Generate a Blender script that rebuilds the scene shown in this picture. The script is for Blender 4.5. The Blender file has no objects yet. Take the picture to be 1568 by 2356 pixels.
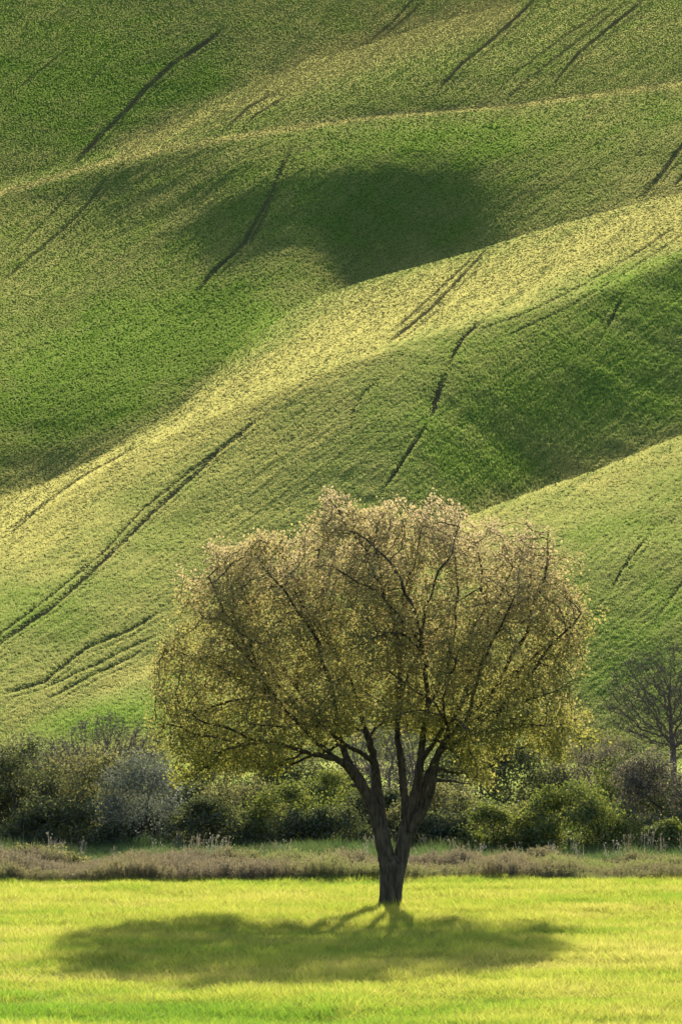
import bpy, math, random
import numpy as np
from mathutils import Vector, Euler
import mathutils.noise as mn

rng = np.random.default_rng(7)
random.seed(7)
R = math.radians
scene = bpy.context.scene
COL = scene.collection

# ------------------------------------------------------------------ camera, sky, sun
FX, CH, Y0 = 13088.0, 5.0, 1554.0          # focal length in photo units, eye height, horizon row of the photograph
cam_d = bpy.data.cameras.new('camera')
cam_d.sensor_fit = 'VERTICAL'; cam_d.sensor_height = 36.0; cam_d.sensor_width = 24.0
cam_d.lens = 200.0; cam_d.clip_start = 1.0; cam_d.clip_end = 20000
cam = bpy.data.objects.new('camera', cam_d); COL.objects.link(cam)
cam.location = (0, 0, CH)
cam.rotation_euler = (R(90) + math.atan((Y0 - 1178) / FX), 0, 0)
scene.camera = cam

SUN_EL, SUN_AZ = 15.0, 3.6                  # behind the scene, a little to the right
world = bpy.data.worlds.new('World'); scene.world = world; world.use_nodes = True
nt = world.node_tree
sky = nt.nodes.new('ShaderNodeTexSky'); sky.sky_type = 'NISHITA'; sky.sun_disc = False
sky.sun_elevation = R(SUN_EL); sky.sun_rotation = R(SUN_AZ)
nt.links.new(sky.outputs[0], nt.nodes['Background'].inputs[0])
nt.nodes['Background'].inputs[1].default_value = 0.13
sd = bpy.data.lights.new('sun', 'SUN'); sd.energy = 5.0; sd.angle = R(0.5); sd.color = (1.0, 0.90, 0.70)
so = bpy.data.objects.new('sun', sd); COL.objects.link(so)
so.rotation_euler = Vector((-math.sin(R(SUN_AZ)) * math.cos(R(SUN_EL)), -math.cos(R(SUN_AZ)) * math.cos(R(SUN_EL)), -math.sin(R(SUN_EL)))).to_track_quat('-Z', 'Y').to_euler()
scene.view_settings.view_transform = 'Standard'; scene.view_settings.look = 'None'
scene.view_settings.exposure = 0.74; scene.view_settings.gamma = 1.0
scene.view_settings.use_curve_mapping = False
scene.cycles.max_bounces = 6; scene.cycles.diffuse_bounces = 3; scene.cycles.transmission_bounces = 5
scene.cycles.glossy_bounces = 2; scene.cycles.caustics_reflective = False; scene.cycles.caustics_refractive = False
scene.cycles.use_adaptive_sampling = False

# ------------------------------------------------------------------ helpers
def at(x, y, Y):
    """world point at distance Y that the photograph shows at (x, y) (1568-wide reading)"""
    return Vector(((x - 784) / FX * Y, Y, CH + (Y0 - y) / FX * Y))

def tag(o, label=None, cat=None, group=None, kind=None):
    if label: o['label'] = label
    if cat: o['category'] = cat
    if group: o['group'] = group
    if kind: o['kind'] = kind
    return o

def link(name, me, mat=None, parent=None):
    o = bpy.data.objects.new(name, me); COL.objects.link(o)
    if mat: me.materials.append(mat)
    if parent: o.parent = parent
    return o

def np_mesh(name, V, F, smooth=False):
    """V (n,3); F (m,k) with k = 3 or 4"""
    V = np.asarray(V, np.float32); F = np.asarray(F, np.int32)
    me = bpy.data.meshes.new(name)
    me.vertices.add(len(V)); me.vertices.foreach_set('co', V.ravel())
    k = F.shape[1]
    me.loops.add(F.size); me.loops.foreach_set('vertex_index', F.ravel())
    me.polygons.add(len(F))
    me.polygons.foreach_set('loop_start', np.arange(0, F.size, k, dtype=np.int32))
    me.polygons.foreach_set('loop_total', np.full(len(F), k, np.int32))
    me.polygons.foreach_set('use_smooth', np.full(len(F), smooth, bool))
    me.update(); me.validate()
    return me

def attr(me, name, arr, dom='POINT'):
    a = me.attributes.new(name, 'FLOAT', dom); a.data.foreach_set('value', np.asarray(arr, np.float32).ravel())

def vattr(me, name, arr):
    a = me.attributes.new(name, 'FLOAT_VECTOR', 'POINT'); a.data.foreach_set('vector', np.asarray(arr, np.float32).ravel())

def blur(a, s, axis):
    r = int(3 * s + 1); k = np.exp(-0.5 * (np.arange(-r, r + 1) / s) ** 2); k /= k.sum()
    a = np.moveaxis(a, axis, 0)
    p = np.concatenate([np.repeat(a[:1], r, 0), a, np.repeat(a[-1:], r, 0)])
    out = sum(k[i] * p[i:i + len(a)] for i in range(2 * r + 1))
    return np.moveaxis(out, 0, axis)

def vnoise(x, y, seed=0):
    """smooth value noise on arrays"""
    xi = np.floor(x).astype(np.int64); yi = np.floor(y).astype(np.int64)
    fx = x - xi; fy = y - yi; fx = fx * fx * (3 - 2 * fx); fy = fy * fy * (3 - 2 * fy)
    def h(a, b):
        n = (a * 374761393 + b * 668265263 + seed * 1442695041) & 0xffffffff
        n = ((n ^ (n >> 13)) * 1274126177) & 0xffffffff
        return ((n ^ (n >> 16)) & 0xffff) / 65535.0
    return (h(xi, yi) * (1 - fx) + h(xi + 1, yi) * fx) * (1 - fy) + (h(xi, yi + 1) * (1 - fx) + h(xi + 1, yi + 1) * fx) * fy

def fbm(x, y, seed=0, oct=4):
    s = 0; a = .5; t = 0
    for o in range(oct):
        s = s + a * vnoise(x * 2 ** o + 17.3 * o, y * 2 ** o - 9.1 * o, seed + o); t += a; a *= .5
    return s / t

# ------------------------------------------------------------------ materials
def new_mat(name):
    m = bpy.data.materials.new(name); m.use_nodes = True
    n = m.node_tree; n.nodes.clear()
    out = n.nodes.new('ShaderNodeOutputMaterial')
    return m, n, out

def ramp(n, stops, fac):
    r = n.nodes.new('ShaderNodeValToRGB'); cr = r.color_ramp
    cr.elements[0].position = stops[0][0]; cr.elements[0].color = (*stops[0][1], 1)
    cr.elements[1].position = stops[-1][0]; cr.elements[1].color = (*stops[-1][1], 1)
    for p, c in stops[1:-1]:
        e = cr.elements.new(p); e.color = (*c, 1)
    n.links.new(fac, r.inputs[0]); return r.outputs[0]

def leaf_mat(name, refl, trans, att='tint', inst=True, gloss=0.05, tw=0.55, rough=.45):
    """two-sided leaf: diffuse + translucent, both coloured by ramps over an attribute 0..1"""
    m, n, out = new_mat(name)
    a = n.nodes.new('ShaderNodeAttribute'); a.attribute_name = att
    a.attribute_type = 'INSTANCER' if inst else 'GEOMETRY'
    d = n.nodes.new('ShaderNodeBsdfDiffuse'); t = n.nodes.new('ShaderNodeBsdfTranslucent')
    n.links.new(ramp(n, refl, a.outputs['Fac']), d.inputs[0])
    n.links.new(ramp(n, trans, a.outputs['Fac']), t.inputs[0])
    mx = n.nodes.new('ShaderNodeMixShader'); mx.inputs[0].default_value = tw
    n.links.new(d.outputs[0], mx.inputs[1]); n.links.new(t.outputs[0], mx.inputs[2])
    g = n.nodes.new('ShaderNodeBsdfGlossy'); g.inputs['Roughness'].default_value = rough
    g.inputs[0].default_value = (.9, .9, .85, 1)
    m2 = n.nodes.new('ShaderNodeMixShader'); m2.inputs[0].default_value = gloss
    n.links.new(mx.outputs[0], m2.inputs[1]); n.links.new(g.outputs[0], m2.inputs[2])
    n.links.new(m2.outputs[0], out.inputs[0])
    return m

def bark_mat(name, c0, c1, scale=9):
    m, n, out = new_mat(name)
    tc = n.nodes.new('ShaderNodeTexCoord'); mp = n.nodes.new('ShaderNodeMapping')
    mp.inputs['Scale'].default_value = (scale, scale, scale * .22)
    n.links.new(tc.outputs['Object'], mp.inputs[0])
    ns = n.nodes.new('ShaderNodeTexNoise'); ns.inputs['Scale'].default_value = 1.6; ns.inputs['Detail'].default_value = 6
    n.links.new(mp.outputs[0], ns.inputs['Vector'])
    vo = n.nodes.new('ShaderNodeTexVoronoi'); vo.feature = 'DISTANCE_TO_EDGE'; vo.inputs['Scale'].default_value = 1.3
    n.links.new(mp.outputs[0], vo.inputs['Vector'])
    b = n.nodes.new('ShaderNodeBsdfPrincipled'); b.inputs['Roughness'].default_value = .9
    n.links.new(ramp(n, [(.3, c0), (.7, c1)], ns.outputs[0]), b.inputs['Base Color'])
    ad = n.nodes.new('ShaderNodeMath'); ad.operation = 'ADD'
    n.links.new(ns.outputs[0], ad.inputs[0]); n.links.new(vo.outputs['Distance'], ad.inputs[1])
    bp = n.nodes.new('ShaderNodeBump'); bp.inputs['Strength'].default_value = .9; bp.inputs['Distance'].default_value = .05
    n.links.new(ad.outputs[0], bp.inputs['Height']); n.links.new(bp.outputs[0], b.inputs['Normal'])
    n.links.new(b.outputs[0], out.inputs[0])
    return m

def soil_mat(name, stops, scale, att=None):
    m, n, out = new_mat(name)
    tc = n.nodes.new('ShaderNodeTexCoord')
    ns = n.nodes.new('ShaderNodeTexNoise'); ns.inputs['Scale'].default_value = scale; ns.inputs['Detail'].default_value = 8
    n.links.new(tc.outputs['Object'], ns.inputs['Vector'])
    b = n.nodes.new('ShaderNodeBsdfDiffuse')
    n.links.new(ramp(n, stops, ns.outputs[0]), b.inputs[0])
    n.links.new(b.outputs[0], out.inputs[0])
    return m

# ------------------------------------------------------------------ instancing of uncountable stuff
def scatter(name, P, rot, scl, tint, idx, variants, mat):
    src = bpy.data.collections.new(name + '_kinds')
    for i, (V, F) in enumerate(variants):
        me = np_mesh('blade_tuft', V, F); me.materials.append(mat)
        src.objects.link(bpy.data.objects.new('tuft_kind_%02d' % i, me))
    me = bpy.data.meshes.new(name); me.vertices.add(len(P)); me.vertices.foreach_set('co', np.asarray(P, np.float32).ravel())
    vattr(me, 'rot', rot); vattr(me, 'scl', scl); attr(me, 'tint', tint)
    a = me.attributes.new('idx', 'INT', 'POINT'); a.data.foreach_set('value', np.asarray(idx, np.int32))
    o = link(name, me)
    g = bpy.data.node_groups.new(name + '_scatter', 'GeometryNodeTree')
    g.interface.new_socket('Geometry', in_out='INPUT', socket_type='NodeSocketGeometry')
    g.interface.new_socket('Geometry', in_out='OUTPUT', socket_type='NodeSocketGeometry')
    N = g.nodes; L = g.links
    gi = N.new('NodeGroupInput'); go = N.new('NodeGroupOutput')
    iop = N.new('GeometryNodeInstanceOnPoints'); ci = N.new('GeometryNodeCollectionInfo')
    ci.inputs['Collection'].default_value = src
    ci.inputs['Separate Children'].default_value = True; ci.inputs['Reset Children'].default_value = True
    def na(nm, ty):
        q = N.new('GeometryNodeInputNamedAttribute'); q.data_type = ty; q.inputs[0].default_value = nm
        return q.outputs['Attribute']
    L.new(gi.outputs[0], iop.inputs['Points']); L.new(ci.outputs[0], iop.inputs['Instance'])
    iop.inputs['Pick Instance'].default_value = True
    L.new(na('idx', 'INT'), iop.inputs['Instance Index'])
    L.new(na('rot', 'FLOAT_VECTOR'), iop.inputs['Rotation'])
    L.new(na('scl', 'FLOAT_VECTOR'), iop.inputs['Scale'])
    L.new(iop.outputs[0], go.inputs[0])
    md = o.modifiers.new('scatter', 'NODES'); md.node_group = g
    return o

def tuft(nb, h, spread, w, lean=.35, seg=2, rs=None):
    """a tuft of tapering curved blades"""
    rs = rs or np.random.default_rng(1)
    V = []; F = []
    for b in range(nb):
        a = rs.uniform(0, 2 * math.pi); r = spread * math.sqrt(rs.uniform(0, 1))
        bx, by = r * math.cos(a), r * math.sin(a)
        hh = h * rs.uniform(.6, 1.1); ln = lean * rs.uniform(.2, 1.2); la = rs.uniform(0, 2 * math.pi)
        wa = rs.uniform(0, 2 * math.pi); wx, wy = math.cos(wa) * w / 2, math.sin(wa) * w / 2
        base = len(V)
        for s in range(seg + 1):
            t = s / seg; k = (1 - t ** 1.5) * .9 + .1
            off = ln * hh * t * t
            z = hh * (t - .25 * ln * t * t)
            cx, cy = bx + off * math.cos(la), by + off * math.sin(la)
            V.append((cx - wx * k, cy - wy * k, z)); V.append((cx + wx * k, cy + wy * k, z))
        for s in range(seg):
            i = base + 2 * s; F.append((i, i + 1, i + 3, i + 2))
    return np.array(V), np.array(F)

# ------------------------------------------------------------------ hillside: ridges one behind the other
cx_in = np.arange(-180, 1750, 3.0)
cx_lo = -180 - np.geomspace(6, 5200, 34)[::-1]; cx_hi = 1748 + np.geomspace(6, 5200, 34)
PX = np.concatenate([cx_lo, cx_in, cx_hi]); NX = len(PX)
PXc = np.clip(PX, -600, 2200)

def crv(pts, s=14):
    xs, ys = zip(*pts)
    f = np.interp(np.arange(-700, 2300), xs, ys)
    f = blur(f, s, 0)
    return np.interp(PXc, np.arange(-700, 2300), f)

foot = crv([(-700, 1772), (2300, 1772)])
CR = crv([(-700, 1830), (-300, 1768), (0, 1690), (100, 1650), (200, 1602), (330, 1540), (500, 1460), (700, 1370), (900, 1272), (1080, 1184), (1250, 1120), (1400, 1067), (1568, 1000), (2300, 760)])
CK = crv([(-700, 1500), (-300, 1350), (0, 1240), (200, 1105), (350, 1020), (480, 958), (700, 868), (900, 802), (1100, 742), (1300, 690), (1450, 640), (1568, 585), (2300, 380)], 20)
CU = crv([(-700, 1330), (-300, 1210), (0, 1147), (100, 1115), (200, 1068), (300, 1015), (400, 955), (470, 892), (520, 832), (600, 747), (700, 692), (850, 640), (1000, 600), (1110, 570), (1300, 510), (1450, 470), (1568, 443), (2300, 280)], 12)
CM = crv([(-700, 620), (-300, 510), (0, 440), (150, 395), (300, 355), (520, 310), (700, 286), (830, 266), (1000, 254), (1150, 241), (1300, 221), (1568, 185), (2300, 80)], 10)
CS = crv([(-700, 560), (-300, 492), (0, 426), (250, 346), (350, 308), (450, 256), (540, 211), (620, 180), (720, 133), (830, 104), (1000, 46), (1200, 0), (1400, -50), (2300, -200)], 10)
CT = crv([(-700, -330), (2300, -330)])
CK = np.minimum(CK, CR - 20); CU = np.minimum(CU, CK - 12); CM = np.minimum(CM, CU - 60); CS = np.minimum(CS, CM - 12)

# facet control points: (x, y, slope) - the steepness of the ground where it faces the valley
FAC = [
 (foot, CR, [(0, 1720, .17), (300, 1600, .17), (200, 1640, .15), (300, 1560, .08), (600, 1600, .2), (1150, 1250, .17), (1300, 1400, .215), (1500, 1150, .17), (1500, 1350, .20), (1568, 1060, .15), (1400, 1600, .22), (1250, 1160, .12), (1500, 1500, .22)]),
 (CR, CK, [(0, 1600, .18), (0, 1400, .14), (0, 1280, .12), (150, 1500, .17), (200, 1300, .15), (250, 1120, .14), (400, 1150, .19), (350, 1420, .19), (500, 1000, .19), (600, 1150, .235), (750, 1000, .26), (820, 880, .25), (900, 1060, .285), (820, 830, .19), (1000, 900, .25), (1050, 780, .17), (1100, 1000, .25), (1200, 820, .20), (1300, 950, .23), (1400, 750, .20), (1500, 850, .22), (1568, 700, .21), (1500, 960, .20), (1250, 1080, .215), (1568, 950, .20)]),
 (CK, CU, [(0, 1200, .085), (200, 1090, .06), (300, 1030, .06), (450, 950, .065), (500, 900, .095), (650, 860, .07), (600, 790, .11), (800, 800, .085), (800, 700, .115), (1000, 730, .11), (1000, 640, .12), (1200, 650, .13), (1300, 560, .135), (1500, 520, .14), (1500, 590, .15), (1400, 640, .15)]),
 (CU, CM, [(0, 1080, .225), (100, 1000, .22), (0, 800, .16), (200, 850, .18), (350, 700, .185), (500, 800, .20), (400, 900, .21), (100, 600, .17), (50, 500, .15), (200, 430, .26), (0, 455, .25), (120, 412, .27), (300, 370, .27), (500, 328, .27), (700, 305, .25), (120, 440, .26), (300, 390, .26), (550, 350, .25), (400, 380, .25), (300, 520, .25), (400, 430, .24), (500, 480, .24), (450, 600, .20), (540, 640, .2), (700, 540, .43), (610, 570, .38), (650, 630, .37), (680, 430, .40), (600, 470, .33), (800, 420, .38), (900, 500, .38), (1000, 560, .34), (1000, 400, .35), (1100, 450, .33), (700, 640, .27), (850, 625, .27), (600, 700, .2), (700, 360, .28), (850, 320, .20), (850, 285, .19), (1000, 290, .19), (1150, 290, .20), (1200, 400, .27), (1300, 450, .27), (1350, 330, .25), (1450, 280, .25), (1568, 240, .24), (1300, 260, .22), (1500, 400, .26), (1568, 350, .27), (1568, 220, .20)]),
 (CM, CS, [(300, 348, .24), (500, 303, .26), (700, 268, .285), (900, 248, .29), (1100, 233, .29), (1350, 205, .285), (1568, 172, .275), (450, 280, .17), (600, 230, .14), (650, 190, .135), (800, 150, .14), (800, 230, .23), (1000, 100, .15), (1000, 200, .22), (1200, 100, .19), (1200, 200, .21), (1400, 50, .22), (1500, 150, .235), (1200, 20, .15)]),
 (CS, CT, [(0, 350, .27), (200, 250, .27), (200, 50, .255), (400, 200, .27), (400, 50, .26), (600, 100, .29), (600, 40, .29), (750, 60, .27), (900, 10, .25), (300, -100, .26), (1200, -100, .25)]),
]
def smooth01(a): a = np.clip(a, 0, 1); return a * a * (3 - 2 * a)
# share of ground hidden behind each crest (a fraction of its distance)
GAP = [.06 * smooth01((PXc - 850) / 500), 0 * PX, .09 * smooth01((PXc - 540) / 500), smooth01(1.0) * .13 + 0 * PX, .06 * smooth01((PXc - 650) / 500), 0 * PX]

TANA = math.tan(R(SUN_AZ))
U = (PX - 784) / FX
def widen(q, sg=110):
    """keep a crest's distance gentle from left to right: smooth it over the picture's width, level outside it"""
    g = np.arange(-600, 2201, 10.0)
    f = np.interp(g, PXc, q)
    f = blur(f, sg / 10, 0)
    d = np.clip(np.diff(f) / (10 / FX), -2.5, 4.0) * (10 / FX)
    mid = 140; f2 = np.concatenate([[0], np.cumsum(d)]); f2 += f[mid] - f2[mid]
    return np.interp(PXc, g, blur(f2, 6, 0))
def slope_at(cp, yy, sy=75, easy=.020):
    d2 = ((PXc[:, None] - cp[None, :, 0]) / 170) ** 2 + ((yy[:, None] - cp[None, :, 1]) / sy) ** 2
    w = np.exp(-d2 * .9) + 1e-4 / (1 + d2) ** 2
    v = (w * cp[None, :, 2]).sum(1) / w.sum(1)
    v = v - easy
    return np.where(v > .19, .19 + (v - .19) * .68, v)
LQ = [np.full(NX, math.log(300.0))]; LT = [(Y0 - foot) / FX]
ratio_log = []
for fi, (lo, hi, cps) in enumerate(FAC):
    n = 110 if fi else 130
    cp = np.array(cps); q0 = LQ[-1]
    V = (np.arange(n) + .5) / n
    los = np.minimum(blur(np.interp(np.arange(-900, 2500, 5.0), PXc[34:-34], lo[34:-34]), 26, 0), 5e3)
    los = np.interp(PXc, np.arange(-900, 2500, 5.0), los) if fi in (1, 3) else lo
    yv = lambda v: los + (hi - los) * v + (lo - los) * math.exp(-v / .13) * (1 - v)
    rows = [yv(v) for v in V]
    dt = np.array([np.maximum(yv(k / n) - yv((k + 1) / n), .02) for k in range(n)]) / FX
    S = np.array([slope_at(cp, yy, (75, 75, 50, 55, 34, 75)[fi], (.020, .022, .020, .030, .028, .036)[fi]) for yy in rows]); T = np.array([(Y0 - yy) / FX for yy in rows])
    EDGE = np.array([np.exp(-np.maximum(yy - hi, 0) / (11.0, 11.0, 11.0, 6.0, 11.0, 11.0)[fi]) * smooth01(GAP[fi] / .06) for yy in rows])
    C = S.copy()
    for it in range(4):
        c = C * (1 - EDGE) + (T + .013) * EDGE
        c = np.maximum(c, T + .014 + .008 * (1 - EDGE))
        dq = dt / (c - T)
        Q = dq.sum(0)
        L = widen(q0 + Q)
        L = np.maximum(L, q0 + .01)
        rt = (L - q0) / Q
        dq = dq * rt
        q = q0 + np.cumsum(dq, 0)
        qt = dq / dt; qu = np.gradient(q, U, axis=1)
        # q along rows of constant v is not along rows of constant t: correct with the row's own slope
        tu = np.gradient(T, U, axis=1)
        Zx = -(qu - qt * tu) / qt
        Zx = np.clip(blur(Zx, 8, 1), -.6, .8)
        C = S - TANA * (Zx - .2)
    ratio_log.append((rt[::60].round(2)))
    for k in range(n):
        LQ.append(q[k]); LT.append((Y0 - yv((k + 1) / n)) / FX)
    g = GAP[fi]; tc = (Y0 - hi) / FX; qc = q[-1]; Yc = np.exp(qc)
    for k in range(1, 9):                              # the far side of the crest and the valley behind it
        v = k / 8
        Yg = Yc * (1 + g * v)
        dip = .12 * g * Yc * math.sin(math.pi * v) ** 2
        LQ.append(np.log(Yg) + 1e-6 * k); LT.append(tc - dip / Yg)
LQ = np.array(LQ)
for rep in range(2):
    qb = blur(LQ, 26, 1); wi = (smooth01((PX + 170) / 200) * smooth01((1740 - PX) / 200))[None, :]
    LQ = LQ * (1 - wi) + qb * wi
LY = np.exp(LQ); LZ = CH + np.array(LT) * LY
Yc = LY[-1]
YTOP = Yc.max()
# regular grid over log distance
lnY = np.arange(math.log(292), math.log(YTOP * 1.25), .0026); NY = len(lnY)
GY = np.exp(lnY)
Z = np.zeros((NY, NX))
for j in range(NX):
    yy = LY[:, j]; zz = LZ[:, j]
    Z[:, j] = np.interp(GY, yy, zz)
    last = GY > yy[-1]
    Z[last, j] = zz[-1] + (GY[last] - yy[-1]) * .03
    Z[GY < 300, j] = np.interp(300, yy, zz)
Z = blur(Z, 1.1, 0); Z = blur(Z, 1.4, 1)
zfoot = Z[0].copy()
Z -= np.linspace(1, 0, NY)[:, None] ** 30 * (zfoot + .3)[None, :]
XX = (PX[None, :] - 784) / FX * GY[:, None]; YY = np.repeat(GY[:, None], NX, 1)
# gentle unevenness of the land itself
Z += (fbm(XX / 16, YY / 24, 3) - .5) * .45 + (fbm(XX / 3.5, YY / 5, 9, 3) - .5) * .07
RT = (Z - CH) / YY                                    # elevation tangent
PY = Y0 - RT * FX                                     # photo row of each grid point

def dist_poly(x, y, pts):
    d = np.full(x.shape, 1e9)
    for (x0, y0), (x1, y1) in zip(pts[:-1], pts[1:]):
        vx, vy = x1 - x0, y1 - y0; q = np.clip(((x - x0) * vx + (y - y0) * vy) / (vx * vx + vy * vy), 0, 1)
        d = np.minimum(d, np.hypot(x - x0 - q * vx, y - y0 - q * vy))
    return d
# wheel tracks and gaps in the crop: (half width, strength, points)
TRK = [
 (4.5, .9, [(160, 385), (210, 330), (300, 240), (330, 205), (400, 140), (450, 110), (520, 60)]),
 (2, .6, [(20, 215), (60, 185), (115, 140), (160, 100)]), (2, .6, [(190, 195), (250, 142)]),
 (2.6, .8, [(835, 103), (900, 50), (945, 0), (990, -60)]), (2.2, .7, [(870, 90), (935, 35), (985, -10)]),
 (3, .9, [(1000, 212), (1060, 145), (1130, 90), (1210, 15), (1240, -20)]), (2.4, .5, [(1115, 240), (1190, 160), (1300, 80), (1420, 0)]),
 (2.6, .5, [(1150, 240), (1220, 175), (1330, 90), (1440, 0)]), (3, .9, [(1265, 200), (1330, 120), (1420, 45), (1490, -10)]),
 (2.4, .7, [(500, 310), (570, 245), (650, 200)]), (2.4, .7, [(545, 307), (590, 260), (670, 212)]),
 (3, .7, [(0, 650), (70, 590), (140, 530), (200, 470), (245, 410)]), (2.4, .5, [(0, 610), (90, 520), (180, 425)]),
 (4, .85, [(440, 685), (490, 625), (560, 560), (620, 450), (650, 380), (675, 330)]), (3, .6, [(565, 575), (605, 500), (640, 420)]),
 (2.4, .7, [(362, 785), (388, 740)]), (2.4, .8, [(135, 772), (150, 776)]),
 (4.5, .9, [(1470, 460), (1520, 400), (1560, 345), (1600, 300)]), (3.2, .8, [(1540, 440), (1575, 400), (1620, 350)]),
 (2.4, .7, [(905, 760), (950, 720), (1020, 655), (1100, 580)]), (3, .8, [(885, 795), (960, 735), (1000, 700), (1085, 610), (1120, 575)]),
 (2.6, .5, [(1100, 760), (1220, 715), (1350, 650), (1480, 570), (1568, 510)]), (2.6, .4, [(1150, 780), (1300, 710), (1420, 640), (1568, 540)]),
 (4, 1.4, [(1110, 738), (1065, 775), (1040, 820), (1030, 850)]), (6, 1.5, [(1030, 850), (1012, 890), (1000, 925), (990, 970)]),
 (4, 1.1, [(985, 970), (960, 1010), (920, 1070), (880, 1130)]), (2.6, .6, [(880, 865), (840, 900), (810, 950), (805, 1000)]),
 (3.2, .9, [(1438, 675), (1415, 715), (1398, 750), (1385, 780)]), (2.2, .5, [(1370, 870), (1350, 920)]),
 (3, .6, [(40, 1480), (0, 1520)]), (3, .75, [(-60, 1500), (0, 1460), (120, 1370), (240, 1270), (330, 1170), (470, 1060), (600, 960)]),
 (4.6, .95, [(-80, 1590), (0, 1480), (130, 1390), (260, 1270), (350, 1180), (445, 1095), (500, 1040), (590, 970)]),
 (2.6, .6, [(0, 1235), (100, 1160), (200, 1090), (330, 1020)]), (2.8, .7, [(0, 1250), (80, 1180), (150, 1125)]),
 (3.5, .85, [(0, 1600), (100, 1570), (200, 1490), (300, 1450), (370, 1410)]), (2.6, .7, [(90, 1590), (220, 1530), (300, 1490), (370, 1460)]),
 (3, .8, [(110, 1610), (210, 1555), (300, 1515), (340, 1490)]),
 (3, .9, [(1400, 1370), (1430, 1310), (1480, 1245), (1500, 1225)]), (2.5, .6, [(1380, 1400), (1395, 1360)]),
 (2.4, .6, [(1130, 1190), (1185, 1150)]), (4, .6, [(1500, 1440), (1568, 1340), (1600, 1300)]), (3, .5, [(1530, 1225), (1568, 1170)]),
 (2.2, .5, [(800, 620), (840, 560)]), (2.2, .5, [(745, 665), (800, 620)]), (2.2, .4, [(240, 410), (330, 340)]),
]
for hw, st, pts in list(TRK):                          # the second wheel of the stronger tracks
    if hw >= 2.8 and len(pts) > 3:
        q_ = np.array(pts, float); g_ = np.gradient(q_, axis=0); g_ /= np.linalg.norm(g_, axis=1)[:, None]
        TRK.append((1.9, .28, [tuple(p_) for p_ in q_ + np.stack([g_[:, 1], -g_[:, 0]], -1) * -15]))
def track_mask(x, y):
    m = np.zeros(x.shape)
    wob = 1.6 * (fbm(x / 22, y / 22, 77, 2) - .5) * 2
    for hw, st, pts in TRK:
        xs = [p[0] for p in pts]; ys = [p[1] for p in pts]
        sel = (x > min(xs) - 14) & (x < max(xs) + 14) & (y > min(ys) - 14) & (y < max(ys) + 14)
        if not sel.any(): continue
        hw = hw * 1.45; d = dist_poly(x[sel], y[sel], pts) + wob[sel] * .6
        e0 = np.hypot(x[sel] - pts[0][0], y[sel] - pts[0][1]); e1 = np.hypot(x[sel] - pts[-1][0], y[sel] - pts[-1][1])
        st = st * 1.05 * smooth01(.12 + e0 / 60) * smooth01(.12 + e1 / 60) * (.55 + .75 * fbm(x[sel] / 30, y[sel] / 30, 41, 2))
        v = (.10 + .85 * st) * smooth01(1.35 - d / hw)
        m[sel] = np.maximum(m[sel], v)
    return m
CREST_LIGHT = [([(0, 1190), (200, 1085), (400, 985), (600, 850), (850, 730), (1100, 660), (1350, 570), (1568, 490)], 75, .52), ([(1080, 1200), (1300, 1120), (1568, 1030)], 50, .35),  # painted sunlight: crop colour yellowed and brightened along crests and ridge bands
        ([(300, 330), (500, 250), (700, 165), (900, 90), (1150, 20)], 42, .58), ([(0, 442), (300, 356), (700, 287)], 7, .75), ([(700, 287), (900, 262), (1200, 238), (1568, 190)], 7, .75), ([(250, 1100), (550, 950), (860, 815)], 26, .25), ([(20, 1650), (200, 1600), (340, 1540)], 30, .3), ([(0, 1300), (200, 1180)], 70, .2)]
def lush_lit_mask(x, y, X, Yd):
    """where the crop grows greener and denser (1) or is thinner and yellower (0); crest bands are yellowed to paint in sunlight"""
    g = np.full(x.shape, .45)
    for pts_, wd_, st_ in CREST_LIGHT: g = g - st_ * np.exp(-(dist_poly(x, y, pts_) / wd_) ** 2)
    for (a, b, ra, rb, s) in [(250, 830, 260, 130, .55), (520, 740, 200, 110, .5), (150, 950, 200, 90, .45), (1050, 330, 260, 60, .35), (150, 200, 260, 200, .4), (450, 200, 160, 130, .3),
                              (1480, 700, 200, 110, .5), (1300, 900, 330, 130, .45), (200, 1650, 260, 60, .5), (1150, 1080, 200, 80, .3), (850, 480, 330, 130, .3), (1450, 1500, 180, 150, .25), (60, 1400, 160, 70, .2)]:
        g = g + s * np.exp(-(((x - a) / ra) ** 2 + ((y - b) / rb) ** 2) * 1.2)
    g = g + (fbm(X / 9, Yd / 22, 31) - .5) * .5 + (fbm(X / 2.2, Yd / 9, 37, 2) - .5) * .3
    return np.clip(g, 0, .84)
TM = track_mask(np.repeat(PX[None, :], NY, 0), PY)
Z -= TM * .10
idx = np.arange(NY * NX).reshape(NY, NX)
F = np.stack([idx[:-1, :-1], idx[:-1, 1:], idx[1:, 1:], idx[1:, :-1]], -1).reshape(-1, 4)
me = np_mesh('hillside', np.stack([XX, YY, Z], -1).reshape(-1, 3), F, True)
attr(me, 'track', TM); attr(me, 'lush_lit', lush_lit_mask(np.repeat(PX[None, :], NY, 0), PY, XX, YY))
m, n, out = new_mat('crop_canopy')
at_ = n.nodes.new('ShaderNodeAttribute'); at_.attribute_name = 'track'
al = n.nodes.new('ShaderNodeAttribute'); al.attribute_name = 'lush_lit'
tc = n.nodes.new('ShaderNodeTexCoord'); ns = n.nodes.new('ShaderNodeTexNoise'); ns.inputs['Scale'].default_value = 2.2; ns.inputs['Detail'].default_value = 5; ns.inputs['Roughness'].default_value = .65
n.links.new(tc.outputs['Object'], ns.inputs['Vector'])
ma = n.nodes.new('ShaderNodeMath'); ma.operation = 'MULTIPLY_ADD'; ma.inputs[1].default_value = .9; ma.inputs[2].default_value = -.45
n.links.new(ns.outputs[0], ma.inputs[0])
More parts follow.
